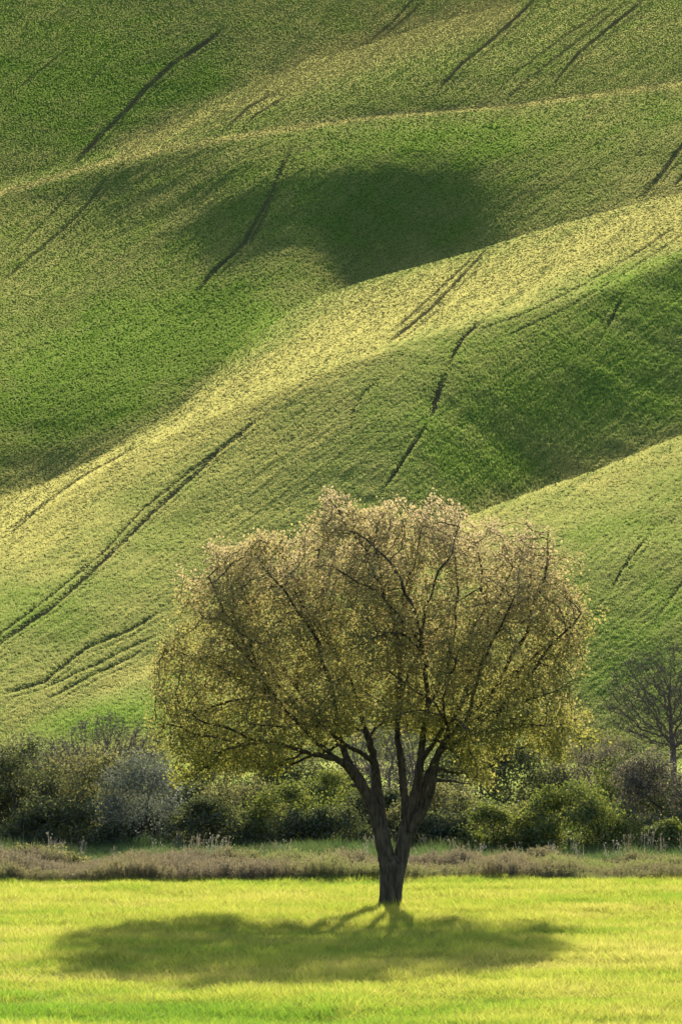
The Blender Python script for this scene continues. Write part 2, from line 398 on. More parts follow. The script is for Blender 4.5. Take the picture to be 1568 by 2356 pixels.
mb = n.nodes.new('ShaderNodeMath'); mb.operation = 'ADD'; n.links.new(ma.outputs[0], mb.inputs[0]); n.links.new(al.outputs['Fac'], mb.inputs[1])
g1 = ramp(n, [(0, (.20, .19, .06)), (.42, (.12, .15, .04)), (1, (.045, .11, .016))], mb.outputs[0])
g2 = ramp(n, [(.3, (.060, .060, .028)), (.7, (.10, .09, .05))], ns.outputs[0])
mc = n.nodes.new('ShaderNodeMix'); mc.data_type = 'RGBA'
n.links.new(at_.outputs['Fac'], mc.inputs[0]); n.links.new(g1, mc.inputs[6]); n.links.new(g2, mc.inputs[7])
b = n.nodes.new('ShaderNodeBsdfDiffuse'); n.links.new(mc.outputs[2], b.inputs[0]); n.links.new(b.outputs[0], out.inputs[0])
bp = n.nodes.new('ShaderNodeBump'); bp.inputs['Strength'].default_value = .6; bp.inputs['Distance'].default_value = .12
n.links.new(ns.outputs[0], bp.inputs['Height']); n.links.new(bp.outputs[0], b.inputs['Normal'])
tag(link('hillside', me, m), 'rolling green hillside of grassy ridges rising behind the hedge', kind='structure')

# flat land all round
bpy_v = [(-6000, -400, -.02), (6000, -400, -.02), (6000, 310, -.02), (-6000, 310, -.02)]
gs = soil_mat('meadow_soil', [(.3, (.03, .045, .012)), (.7, (.06, .08, .02))], 3)
nxg, nyg = 60, 80
gx = np.concatenate([-np.geomspace(30, 1500, 12)[::-1], np.linspace(-28, 28, 40), np.geomspace(30, 1500, 12)])
gy = np.concatenate([np.linspace(-400, 60, 8), np.linspace(62, 200, 90), np.linspace(205, 315, 8)])
GX, GYY = np.meshgrid(gx, gy)
def ground_z(x, y): return (fbm(x / 7, y / 9, 55, 3) - .5) * .22 * (y < 205) - .02
GZ = ground_z(GX, GYY)
ii = np.arange(GX.size).reshape(GX.shape)
tag(link('meadow_ground', np_mesh('meadow_ground', np.stack([GX, GYY, GZ], -1).reshape(-1, 3), np.stack([ii[:-1, :-1], ii[:-1, 1:], ii[1:, 1:], ii[1:, :-1]], -1).reshape(-1, 4), True), gs), kind='structure')

# ------------------------------------------------------------------ crop on the hillside
def tri_area_weights():
    x = np.repeat(PX[None, :], NY, 0); y = PY
    dx = np.diff(x, axis=1)[:-1]; dy = (y[:-1] - y[1:])[:, :-1]
    vis = np.maximum(dx * dy, 0)
    w = vis + .03 * dx * np.clip(np.abs(dy), .4, 4)
    mid = x[:-1, :-1]
    w *= np.where((mid < -160) | (mid > 1730), .10, 1.0)
    w *= np.where((mid < -900) | (mid > 2500), .02, 1.0)
    w *= np.where(y[:-1, :-1] < -60, .15, 1.0)
    return w
W = tri_area_weights()
NT = 1050000
cum = np.cumsum(W.ravel()); cum /= cum[-1]
pick = np.searchsorted(cum, rng.random(NT)); pi, pj = np.unravel_index(pick, W.shape)
fu, fv = rng.random(NT), rng.random(NT)
def bil(A): return (A[pi, pj] * (1 - fu) + A[pi, pj + 1] * fu) * (1 - fv) + (A[pi + 1, pj] * (1 - fu) + A[pi + 1, pj + 1] * fu) * fv
px_, py_ = bil(np.repeat(PX[None, :], NY, 0)), bil(PY)
X_, Y_, Z_ = bil(XX), bil(YY), bil(Z)
tm = track_mask(px_, py_)
keep = rng.random(NT) > tm * .9
lush_lit = lush_lit_mask(px_, py_, X_, Y_)
acr = px_ * .60 + py_ * .80; alo = px_ * .80 - py_ * .60
rows_ = fbm(acr / 7, alo / 90, 61, 3) - .5                   # sowing rows following the lie of the land
hgt = .75 + .35 * lush_lit + .35 * (fbm(X_ / .9, Y_ / 2.2, 12, 2) - .5) + .65 * rows_
size = .195 * (Y_ / 450) ** .25                        # farther crop is sown as larger clumps
hgt = hgt * (1 - .75 * tm)
sc = size * rng.uniform(.8, 1.2, NT)
tint = np.clip(lush_lit - .35 * rows_ + rng.normal(0, .085, NT), 0, 1)
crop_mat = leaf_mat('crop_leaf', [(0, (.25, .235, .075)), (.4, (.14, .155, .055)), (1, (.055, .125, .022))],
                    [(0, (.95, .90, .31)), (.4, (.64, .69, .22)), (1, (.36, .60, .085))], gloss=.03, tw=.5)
crop_kinds = [tuft(8, 1.0, .58, .15, .45, 2, np.random.default_rng(40 + i)) for i in range(6)]
k = keep
P = np.stack([X_, Y_, Z_ - .03], -1)[k]
rot = np.stack([rng.normal(0, .08, NT), rng.normal(0, .08, NT), rng.uniform(0, 6.28, NT)], -1)[k]
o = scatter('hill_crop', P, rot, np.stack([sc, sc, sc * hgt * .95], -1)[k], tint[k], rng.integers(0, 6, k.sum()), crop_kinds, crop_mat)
tag(o, 'green young cereal crop covering the rolling hills behind the tree', 'crop', kind='stuff')

# ------------------------------------------------------------------ meadow grass
def field(name, n, y0, y1, kinds, mat, h, tintf, hn=.35, margin=300, zf=ground_z, edge=0):
    Yf = rng.uniform(y0, y1, int(n)); 
    u = rng.uniform((-margin - 784) / FX, (1568 + margin - 784) / FX, int(n))
    Xf = u * Yf
    if edge:
        lim = y1 - edge * fbm(Xf / 1.5, Xf * 0, 5, 3)
        kk = Yf < lim; Yf, Xf = Yf[kk], Xf[kk]
    Zf = zf(Xf, Yf) - .02
    N = len(Xf)
    hh = h * (1 + hn * (fbm(Xf / 1.3, Yf / 1.6, 21, 3) - .5) * 2) * rng.uniform(.75, 1.2, N)
    rot = np.stack([rng.normal(0, .06, N), rng.normal(0, .06, N), rng.uniform(0, 6.28, N)], -1)
    s = rng.uniform(.8, 1.25, N)
    return scatter(name, np.stack([Xf, Yf, Zf], -1), rot, np.stack([s, s, hh], -1), tintf(Xf, Yf, N), rng.integers(0, len(kinds), N), kinds, mat)

meadow_mat = leaf_mat('meadow_blade', [(0, (.17, .17, .035)), (.5, (.12, .16, .022)), (1, (.05, .11, .012))],
                      [(0, (.84, .76, .20)), (.5, (.64, .69, .09)), (1, (.28, .50, .04))], gloss=.04, tw=.6)
mk = [tuft(13, 1.0, .09, .017, .28, 2, np.random.default_rng(60 + i)) for i in range(6)]
def meadow_tint(x, y, N):
    t = .52 + 1.1 * (fbm(x / 6, y / 2.2, 91, 4) - .5) + .6 * (fbm(x / 1.2, y / .9, 92, 2) - .5) + rng.normal(0, .16, N)
    t = t + .5 * np.exp(-((y - 83) / 2.5) ** 2) * (.4 + .6 * (x < 0))
    return np.clip(t, 0, 1)
o = field('meadow_grass', 118000, 78.5, 137.4, mk, meadow_mat, .225, meadow_tint, hn=.45, edge=1.3)
tag(o, 'bright yellow green meadow grass in front of the hedge', 'grass', kind='stuff')

# rank green grass under the hedge, then the strip of dry purple-brown weeds
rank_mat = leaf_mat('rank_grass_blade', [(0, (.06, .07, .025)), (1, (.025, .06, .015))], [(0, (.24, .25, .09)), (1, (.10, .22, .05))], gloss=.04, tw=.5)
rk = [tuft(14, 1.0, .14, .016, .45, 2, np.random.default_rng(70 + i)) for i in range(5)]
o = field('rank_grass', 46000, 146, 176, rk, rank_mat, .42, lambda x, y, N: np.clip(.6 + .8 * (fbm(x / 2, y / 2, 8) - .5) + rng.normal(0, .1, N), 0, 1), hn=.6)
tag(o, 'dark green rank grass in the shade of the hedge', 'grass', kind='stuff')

def weed(rs, h=1.0):
    """a stiff dry stalk with short side twigs and seed heads"""
    V = []; F = []
    def strip(a, b, w0, w1):
        a = np.array(a); b = np.array(b); wa = rs.uniform(0, 6.28); wv = np.array([math.cos(wa), math.sin(wa), 0])
        i = len(V); V.extend([a - wv * w0, a + wv * w0, b + wv * w1, b - wv * w1]); F.append((i, i + 1, i + 2, i + 3))
    for s in range(5):
        bx, by = rs.normal(0, .07, 2); tx, ty = bx + rs.normal(0, .10), by + rs.normal(0, .10); hh = h * rs.uniform(.6, 1.05)
        strip((bx, by, 0), (tx, ty, hh), .006, .004)
        for q in range(7):
            t = rs.uniform(.25, 1.0); c = np.array([bx + (tx - bx) * t, by + (ty - by) * t, hh * t])
            a = rs.uniform(0, 6.28); l = rs.uniform(.06, .16) * (1.3 - t)
            e = c + np.array([math.cos(a) * l, math.sin(a) * l, l * 1.1])
            strip(c, e, .004, .003)
            strip(e, e + np.array([0, 0, .035]), .012, .008)
    return np.array(V), np.array(F)
weed_mat = leaf_mat('dry_weed', [(0, (.15, .125, .085)), (.45, (.14, .125, .072)), (1, (.14, .16, .06))], [(0, (.32, .27, .17)), (.45, (.36, .32, .15)), (1, (.38, .44, .13))], gloss=.03, tw=.4)
wk = [weed(np.random.default_rng(80 + i)) for i in range(6)]
def weed_tint(x, y, N): return np.clip(.32 + 1.9 * (fbm(x / 2.0, y / 3, 14, 3) - .5) + .35 * smooth01((x - 2) / 5) + rng.normal(0, .12, N), 0, 1)
o = field('dry_weeds', 14500, 136.0, 147, wk, weed_mat, .41, weed_tint, hn=1.0, edge=1.6)
tag(o, 'strip of dry purple brown weeds along the back of the meadow', 'weeds', kind='stuff')

# ------------------------------------------------------------------ trees and shrubs
def frames(pts):
    T = np.gradient(pts, axis=0); T /= np.linalg.norm(T, axis=1)[:, None] + 1e-9
    up = np.array([.13, .97, .21]); A = np.cross(T, up); A /= np.linalg.norm(A, axis=1)[:, None] + 1e-9
    return A, np.cross(T, A)

def tubes(name, chains, mat, parent, sides=5, rough=0.0, seed=0):
    """chains: list of (points (n,3), radii (n,)) joined into one mesh of tapering tubes"""
    Vs, Fs, off = [], [], 0
    rs = np.random.default_rng(seed)
    for pts, rad in chains:
        pts = np.asarray(pts, float); rad = np.asarray(rad, float)
        if len(pts) < 2: continue
        A, B = frames(pts)
        th = np.arange(sides) / sides * 2 * math.pi
        rr = rad[:, None] * np.ones(sides)[None, :]
        if rough: rr = rr * (1 + rough * (blur(rs.normal(0, 1, rr.shape), 1.2, 0)) + rough * .6 * np.sin(th * 3 + rs.uniform(0, 6))[None, :])
        V = pts[:, None, :] + rr[:, :, None] * (np.cos(th)[None, :, None] * A[:, None, :] + np.sin(th)[None, :, None] * B[:, None, :])
        n = len(pts); i = np.arange(n - 1)[:, None] * sides; j = np.arange(sides)[None, :]; j2 = (j + 1) % sides
        F = np.stack([i + j, i + j2, i + sides + j2, i + sides + j], -1).reshape(-1, 4) + off
        Vs.append(V.reshape(-1, 3)); Fs.append(F); off += n * sides
    if not Vs: return {}
    me = np_mesh(name, np.concatenate(Vs), np.concatenate(Fs), True)
    return link(name, me, mat, parent)

def smooth_path(pts, rad, k=6):
    """Catmull-Rom through traced points"""
    P = np.array(pts, float); Rr = np.array(rad, float)
    P = np.concatenate([[2 * P[0] - P[1]], P, [2 * P[-1] - P[-2]]]); o = []; r = []
    for i in range(1, len(P) - 2):
        for q in range(k):
            t = q / k; a, b, c, d = P[i - 1], P[i], P[i + 1], P[i + 2]
            o.append(.5 * (2 * b + (c - a) * t + (2 * a - 5 * b + 4 * c - d) * t * t + (3 * b - a - 3 * c + d) * t ** 3)); r.append(Rr[i - 1] * (1 - t) + Rr[i] * t)
    o.append(P[-2]); r.append(Rr[-1])
    return np.array(o), np.array(r)

def colonize(nodes, parents, att, step, infl, kill, iters, rs, up=0.0, maxn=14000, wob=.16):
    """grow branches from the given nodes towards a cloud of attraction points"""
    N = [np.array(p, float) for p in nodes]; Pn = list(parents)
    NP = np.zeros((maxn, 3)); NP[:len(N)] = N; cnt = len(N)
    best = np.full(len(att), 1e9); bi = np.zeros(len(att), int)
    for s in range(0, cnt, 64):
        D = np.linalg.norm(att[:, None] - NP[None, s:min(s + 64, cnt)], axis=2); m_ = D.min(1); k_ = D.argmin(1) + s
        u_ = m_ < best; best[u_] = m_[u_]; bi[u_] = k_[u_]
    alive = best > kill
    for it in range(iters):
        sel = alive & (best < infl)
        if not sel.any() or cnt > maxn - 400: break
        d = att[sel] - NP[bi[sel]]; d /= np.linalg.norm(d, axis=1)[:, None] + 1e-9
        acc = np.zeros((cnt, 3)); np.add.at(acc, bi[sel], d)
        g = np.where(np.abs(acc).sum(1) > 0)[0]
        v = acc[g]; v /= np.linalg.norm(v, axis=1)[:, None] + 1e-9
        v += rs.normal(0, wob, v.shape); v[:, 2] += up; v /= np.linalg.norm(v, axis=1)[:, None]
        new = NP[g] + v * step
        new = new[:maxn - cnt]; g = g[:len(new)]
        c0 = cnt; NP[cnt:cnt + len(new)] = new; Pn.extend(g.tolist()); cnt += len(new)
        al = np.where(alive)[0]
        D = np.linalg.norm(att[al][:, None] - new[None], axis=2); m_ = D.min(1); k_ = D.argmin(1) + c0
        u_ = m_ < best[al]; best[al[u_]] = m_[u_]; bi[al[u_]] = k_[u_]
        alive &= best > kill
    return NP[:cnt], np.array(Pn)

def chains_from(NP, par, rad, start, skip=0):
    """split a grown tree into chains; returns (points, radii, root node)"""
    kids = [[] for _ in NP]
    for i, p in enumerate(par):
        if p >= 0: kids[p].append(i)
    out = []
    stack = [(p, k) for p in range(start) for k in kids[p] if k >= start]
    while stack:
        p, k = stack.pop(); ch = [p, k]
        while kids[ch[-1]]:
            c = sorted(kids[ch[-1]], key=lambda q: -rad[q])
            for o_ in c[1:]: stack.append((ch[-1], o_))
            ch.append(c[0])
        r = rad[ch].copy(); r[0] = min(rad[ch[0]], r[1] * 1.15)
        out.append((NP[ch], r, ch))
    return out

def pipe_radii(par, tip, power=2.3):
    n_ = len(par); a = np.zeros(n_); kids = np.zeros(n_, int)
    for p in par:
        if p >= 0: kids[p] += 1
    a[kids == 0] = tip ** power
    for i in range(n_ - 1, -1, -1):
        if par[i] >= 0: a[par[i]] += a[i]
    return a ** (1 / power)

def leaf_cloud(name, C, size, tint, mat, parent, rs, droop=.0, narrow=.55):
    """one folded leaf at every point of C, as a single mesh"""
    N_ = len(C)
    d = rs.normal(0, 1, (N_, 3)); d[:, 2] -= droop; d /= np.linalg.norm(d, axis=1)[:, None]
    e = rs.normal(0, 1, (N_, 3)); e = np.cross(d, e); e /= np.linalg.norm(e, axis=1)[:, None]
    f = np.cross(d, e); sz = (size * rs.uniform(.65, 1.3, N_))[:, None]
    a = C; b = C + d * sz; m_ = C + d * sz * .5
    l = m_ + e * sz * narrow + f * sz * .12; r = m_ - e * sz * narrow + f * sz * .12
    V = np.stack([a, l, b, r], 1).reshape(-1, 3)
    i = np.arange(N_)[:, None] * 4
    F = np.concatenate([i + np.array([[0, 1, 2]]), i + np.array([[0, 2, 3]])], 0)
    me = np_mesh(name, V, F); attr(me, 'tint', np.repeat(tint, 4))
    o_ = link(name, me, mat, parent); o_['kind'] = 'stuff'
    return o_

# --- the broad crowned tree in the meadow
TY = 122.0
def tp(x, y, d=0.0):
    k = TY / FX; return np.array([(x - 784) * k, TY + d, CH + (Y0 - y) * k])
def zz(zx, zy, d=0.0): return tp((1100 + zx / 2.944) / 1.4860, (2400 + zy / 2.944) / 1.4860, d)
root = bpy.data.objects.new('broadleaf_tree', None); COL.objects.link(root)
base = tp(899, 2084); base[2] = float(ground_z(np.array([base[0]]), np.array([TY]))[0]); root.location = base
tag(root, 'broad domed tree standing alone in the meadow, pale new leaves and a forked dark trunk', 'tree')
bark = bark_mat('tree_bark', (.016, .013, .009), (.13, .10, .07))
W_ = lambda z: z / 2.944 / 1.486 * TY / FX / 2          # a width read in the enlarged crop, as a radius in metres
LIMBS = [  # (radii, points) traced from the photograph, with a depth for each
 ('trunk', [(690, 2150, 0, 330), (690, 2060, 0, 252), (692, 1990, 0, 236), (697, 1900, 0, 236), (705, 1760, 0, 250), (712, 1640, 0, 262), (700, 1540, 0, 150)]),
 ('limb', [(668, 1700, -.02, 170), (640, 1540, -.03, 172), (612, 1400, -.02, 170), (575, 1240, .0, 165), (520, 1080, -.05, 140), (455, 940, -.10, 122), (380, 820, -.18, 112), (300, 700, -.3, 95), (225, 620, -.45, 80), (140, 570, -.6, 66), (40, 545, -.8, 56), (-80, 520, -1.1, 46), (-230, 470, -1.5, 38), (-520, 400, -1.5, 30), (-880, 450, -1.3, 24), (-1080, 520, -1.1, 16)]),
 ('limb', [(600, 1350, .05, 150), (585, 1180, .12, 140), (560, 1000, .25, 130), (548, 860, .4, 112), (545, 740, .55, 95), (525, 600, .7, 82), (490, 450, .9, 72), (440, 300, 1.1, 62), (400, 150, 1.35, 52), (370, -40, 1.6, 40)]),
 ('limb', [(460, 930, -.15, 90), (400, 800, -.05, 85), (320, 690, .1, 80), (250, 570, .3, 70), (205, 450, .5, 66), (130, 340, .7, 58), (50, 230, 1.0, 52), (-60, 90, 1.3, 44), (-200, -60, 1.7, 34)]),
 ('limb', [(535, 640, .65, 60), (450, 550, .5, 54), (350, 490, .2, 46), (250, 440, -.1, 42), (120, 330, -.6, 36), (-20, 260, -1.1, 30)]),
 ('limb', [(755, 1700, .0, 150), (790, 1560, .0, 150), (822, 1420, .02, 150), (850, 1280, .05, 145), (845, 1120, .1, 115), (832, 960, .2, 88), (815, 800, .3, 80), (800, 650, .35, 76), (778, 500, .4, 70), (765, 370, .45, 62), (758, 200, .6, 50), (770, 20, .9, 40)]),
 ('limb', [(860, 1290, -.05, 115), (885, 1120, -.1, 108), (925, 960, -.15, 100), (955, 820, -.2, 92), (980, 680, -.25, 86), (1000, 520, -.3, 76), (1010, 380, -.4, 64), (1020, 230, -.6, 54), (1060, 60, -.9, 44)]),
 ('limb', [(880, 1250, .05, 105), (940, 1080, .1, 96), (1000, 930, .2, 90), (1050, 790, .3, 86), (1110, 660, .45, 78), (1175, 530, .6, 70), (1235, 400, .8, 62), (1290, 260, 1.0, 54), (1370, 110, 1.3, 46), (1450, -40, 1.6, 38)]),
 ('limb', [(900, 1290, -.1, 118), (970, 1150, -.2, 106), (1045, 1030, -.3, 92), (1090, 920, -.4, 80), (1112, 800, -.5, 72), (1130, 670, -.6, 64), (1165, 520, -.8, 58), (1230, 380, -1.1, 50), (1340, 240, -1.5, 42), (1460, 120, -1.9, 34)]),
 ('limb', [(1170, 500, -.85, 54), (1330, 400, -1.1, 44), (1600, 300, -1.3, 36), (1950, 250, -1.2, 28), (2150, 240, -1.0, 18)]),
 ('limb', [(1010, 560, -.35, 60), (1070, 480, -.5, 52), (1120, 400, -.9, 44), (1180, 300, -1.4, 38), (1250, 190, -1.9, 30)]),
]
rsT = np.random.default_rng(11)
nodes, parents, nrad = [], [], []
limb_last = []
for li, (nm, pts) in enumerate(LIMBS):
    P_, R_ = smooth_path([zz(a, b_, d) for a, b_, d, w in pts], [W_(w) for *_, w in pts], 5)
    P_ = P_ - base
    if li > 0: P_[1:-1] += rsT.normal(0, .008, P_[1:-1].shape)
    o = tubes(nm, [(P_, R_)], bark, root, 14 if li == 0 else 10, .045, 20 + li)
    if li:
        n0 = len(nodes); i0 = int(len(P_) * .45)
        for q in range(i0, len(P_)):
            nodes.append(P_[q]); parents.append(-1 if q == i0 else len(nodes) - 2); nrad.append(R_[q])
for (a, b_, r, d) in [(468, 1165, .055, -.22), (318, 835, .04, -.3)]:     # sawn-off branch stubs
    c = zz(a, b_, 0) - base; c[1] += d * .6
    ang = np.linspace(0, 1, 5)
    tubes('branch_stub', [(np.array([c + np.array([-.03 * t, -.10 * t, .01 * t]) for t in ang]), r * np.array([1.3, 1.1, 1.05, 1.0, .02]))], bark_mat('cut_wood', (.10, .075, .05), (.22, .17, .12)), root, 9, .05, 3)

OUT = [(330, 1640), (325, 1560), (335, 1490), (385, 1440), (385, 1370), (400, 1300), (440, 1255), (480, 1225), (560, 1212), (610, 1230), (640, 1205), (690, 1155), (760, 1128), (820, 1140), (870, 1155), (930, 1150), (985, 1130), (1050, 1165), (1090, 1195), (1150, 1205), (1215, 1182), (1280, 1215), (1335, 1270), (1350, 1330), (1395, 1380), (1400, 1430), (1355, 1480), (1335, 1540), (1350, 1600), (1385, 1690), (1370, 1720), (1310, 1720), (1295, 1765), (1210, 1725), (1140, 1760), (1120, 1820), (1060, 1800), (1010, 1715), (960, 1690), (880, 1680), (800, 1700), (740, 1750), (700, 1740), (640, 1780), (560, 1770), (500, 1790), (440, 1800), (395, 1820), (370, 1760), (345, 1700)]
OP = np.array(OUT, float)
def inside(px, py):
    c = np.zeros(len(px), bool); j = len(OP) - 1
    for i in range(len(OP)):
        xi, yi = OP[i]; xj, yj = OP[j]
        hit = ((yi > py) != (yj > py)) & (px < (xj - xi) * (py - yi) / (yj - yi + 1e-9) + xi); c ^= hit; j = i
    return c
n_att = 36000
ax = rsT.uniform(320, 1405, n_att); ay = rsT.uniform(1125, 1825, n_att)
ok = inside(ax, ay); ax, ay = ax[ok], ay[ok]
dd = dist_poly(ax, ay, OUT + OUT[:1]) / 107.3
rag = fbm(ax / 38, ay / 38, 333, 3)
ok = dd > (rag - .42) * 1.5
ax, ay, dd = ax[ok], ay[ok], dd[ok]
cxn = (ax - 865) / 520; cyn = np.where(ay < 1560, (1560 - ay) / 430, (ay - 1560) / 330)
rho = np.clip(np.sqrt(cxn ** 2 + cyn ** 2), 0, 1)
half = 4.3 * np.sqrt(np.clip(1 - rho ** 2, 0, 1)) + .15 + .25 * np.minimum(dd, 1)
ud = rsT.uniform(-1, 1, len(ax)); ud = np.sign(ud) * np.abs(ud) ** .75
ad = ud * half
k = TY / FX
ATT = np.stack([(ax - 784) * k, TY + ad, CH + (Y0 - ay) * k], -1) - base
# open pockets between the boughs
pk = np.array([mn.noise(Vector(p * .8)) + .35 * mn.noise(Vector(p * 2.1)) for p in ATT])
ATT = ATT[(pk > .05) | (rsT.random(len(ATT)) < .14) | ((ATT[:, 2] < 3.6) & (rsT.random(len(ATT)) < .7))]
# the middle of the underside stays open: the boughs show there
hol = np.hypot((ATT[:, 0] - (900 - 784) * k + base[0]) / 1.7, ATT[:, 1] / 1.9)
ATT = ATT[~((hol < 1) & (ATT[:, 2] < 3.3 + .7 * (1 - hol)))]
n_limb = len(nodes)
crown_c = np.array([(868 - 784) * k, TY, CH + (Y0 - 1640) * k]) - base
shell = ATT[np.linalg.norm((ATT - crown_c) / np.array([5.0, 4.3, 4.8]), axis=1) > .45]
tg = [shell[0]]; dmin = np.linalg.norm(shell - tg[0], axis=1)
for _ in range(84):
    i_ = int(dmin.argmax()); tg.append(shell[i_]); dmin = np.minimum(dmin, np.linalg.norm(shell - shell[i_], axis=1))
tg.sort(key=lambda q: np.linalg.norm(q - crown_c))
tang = [None] * len(nodes)
for i_ in range(len(nodes)):
    a_ = nodes[parents[i_]] if parents[i_] >= 0 else nodes[i_]; b_ = nodes[i_ + 1] if i_ + 1 < len(nodes) and parents[i_ + 1] == i_ else nodes[i_]
    tang[i_] = (b_ - a_) / (np.linalg.norm(b_ - a_) + 1e-9)
for q in tg:
    NN = np.array(nodes); TT = np.array(tang); RR = np.array(nrad)
    d_ = q - NN; L_ = np.linalg.norm(d_, axis=1); al_ = (d_ * TT).sum(1) / (L_ + 1e-9)
    cost = L_ * (1 + 4.5 * np.maximum(.86 - al_, 0)) + 4 * np.maximum(.014 - RR, 0) / .014
    j_ = int(cost.argmin()); L = L_[j_]
    if L < .35: continue
    m_ = max(3, int(L / .15)); t_ = np.linspace(0, 1, m_ + 1)[1:, None]
    c1 = NN[j_] + TT[j_] * L * .36 * max(float(al_[j_]), .15) ** 2 + d_[j_] * .16 + np.array([0, 0, .03 * L])
    P_ = (1 - t_) ** 2 * NN[j_] + 2 * t_ * (1 - t_) * c1 + t_ ** 2 * q
    P_ = P_ + blur(rsT.normal(0, .06, P_.shape), 1.0, 0) * np.minimum(t_ * 3, 1)
    r_ = np.linspace(min(RR[j_] * .7, .038), .0055, m_)
    for w_ in range(m_):
        nodes.append(P_[w_]); parents.append(j_ if w_ == 0 else len(nodes) - 2); nrad.append(r_[w_])
        pv_ = NN[j_] if w_ == 0 else P_[w_ - 1]; tang.append((P_[w_] - pv_) / (np.linalg.norm(P_[w_] - pv_) + 1e-9))
# the rim of the crown is ragged
sel = rsT.permutation(len(ATT))[:11000]
NP_, PA = colonize(nodes, parents, ATT[sel], .115, .9, .155, 200, rsT, up=.02, maxn=22000, wob=.24)
start = n_limb
rad = pipe_radii(PA, .0052, 2.35)
rad[:n_limb] = np.maximum(np.array(nrad[:n_limb]) * .9, .01)
nb = len(nodes)
rad[n_limb:nb] = np.maximum(np.array(nrad[n_limb:]), np.minimum(rad[n_limb:nb], .05))
rad[nb:] = np.minimum(rad[nb:], .045)
for i in range(n_limb, len(NP_)): rad[i] = min(rad[i], rad[PA[i]] * 1.02)
# every limb's own growth is a part of its own
top = np.arange(len(NP_))
for i in range(start, len(NP_)): top[i] = top[PA[i]]
ln = np.cumsum([1 if p < 0 else 0 for p in parents[:n_limb]]) - 1
CHN = chains_from(NP_, PA, rad, start)
for li in range(int(ln.max()) + 1):
    mine = [(p, r) for p, r, ch in CHN if ln[top[ch[0]]] == li]
    big = sorted([g_ for g_ in mine if g_[1].max() > .016 and len(g_[0]) > 5], key=lambda g_: -g_[1].max() * len(g_[0]))[:9]
    for q, g_ in enumerate(big): tubes('branch', [g_], bark, root, 6, .04, 900 + q)
    ids = {id(g_[0]) for g_ in big}; rest = [g_ for g_ in mine if id(g_[0]) not in ids]
    if rest:
        o = tubes('twigs', rest, bark, root, 4, 0, li); o['kind'] = 'stuff'
# leaves in small sprays along the thin twigs
thin = np.where(rad[start:] < .0125)[0] + start
print('tree nodes', len(NP_), 'thin', len(thin))
per = 10
C_ = np.repeat(NP_[thin], per, 0) + rsT.normal(0, .095, (len(thin) * per, 3))
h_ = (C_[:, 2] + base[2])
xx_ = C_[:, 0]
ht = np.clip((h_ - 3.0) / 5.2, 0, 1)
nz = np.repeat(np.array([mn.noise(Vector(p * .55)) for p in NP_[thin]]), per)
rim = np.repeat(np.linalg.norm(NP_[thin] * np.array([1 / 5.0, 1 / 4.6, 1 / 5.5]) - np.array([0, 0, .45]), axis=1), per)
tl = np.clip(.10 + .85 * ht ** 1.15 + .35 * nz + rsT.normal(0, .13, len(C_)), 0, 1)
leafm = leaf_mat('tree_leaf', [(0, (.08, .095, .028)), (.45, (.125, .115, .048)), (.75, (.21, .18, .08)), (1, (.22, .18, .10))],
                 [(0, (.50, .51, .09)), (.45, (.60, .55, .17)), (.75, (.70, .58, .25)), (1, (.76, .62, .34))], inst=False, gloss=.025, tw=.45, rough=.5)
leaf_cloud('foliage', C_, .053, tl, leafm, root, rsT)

# ------------------------------------------------------------------ the hedge
o = field('rough_pasture', 22000, 176, 302, crop_kinds, crop_mat, .5, lambda x, y, N: np.clip(.6 + .8 * (fbm(x / 5, y / 9, 8) - .5), 0, 1))
tag(o, 'rough green pasture on the flat land behind the hedge', 'grass', kind='stuff')

stem_bark = bark_mat('shrub_bark', (.035, .028, .022), (.12, .095, .075), 14)
twig_bark = bark_mat('twig_bark', (.17, .13, .10), (.32, .25, .20), 14)
KINDS = {
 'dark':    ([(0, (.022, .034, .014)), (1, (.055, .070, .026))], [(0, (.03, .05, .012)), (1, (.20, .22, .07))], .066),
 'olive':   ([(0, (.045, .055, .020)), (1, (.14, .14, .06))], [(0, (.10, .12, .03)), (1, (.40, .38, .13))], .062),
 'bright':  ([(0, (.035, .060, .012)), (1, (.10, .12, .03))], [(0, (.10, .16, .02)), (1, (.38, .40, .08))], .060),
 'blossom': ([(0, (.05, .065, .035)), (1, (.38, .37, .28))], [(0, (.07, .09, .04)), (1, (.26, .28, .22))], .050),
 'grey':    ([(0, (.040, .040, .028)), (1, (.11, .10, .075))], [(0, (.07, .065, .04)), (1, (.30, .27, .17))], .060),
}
KM = {k_: leaf_mat('leaf_' + k_, a_, b_, inst=False, gloss=.05, tw=.5) for k_, (a_, b_, c_) in KINDS.items()}

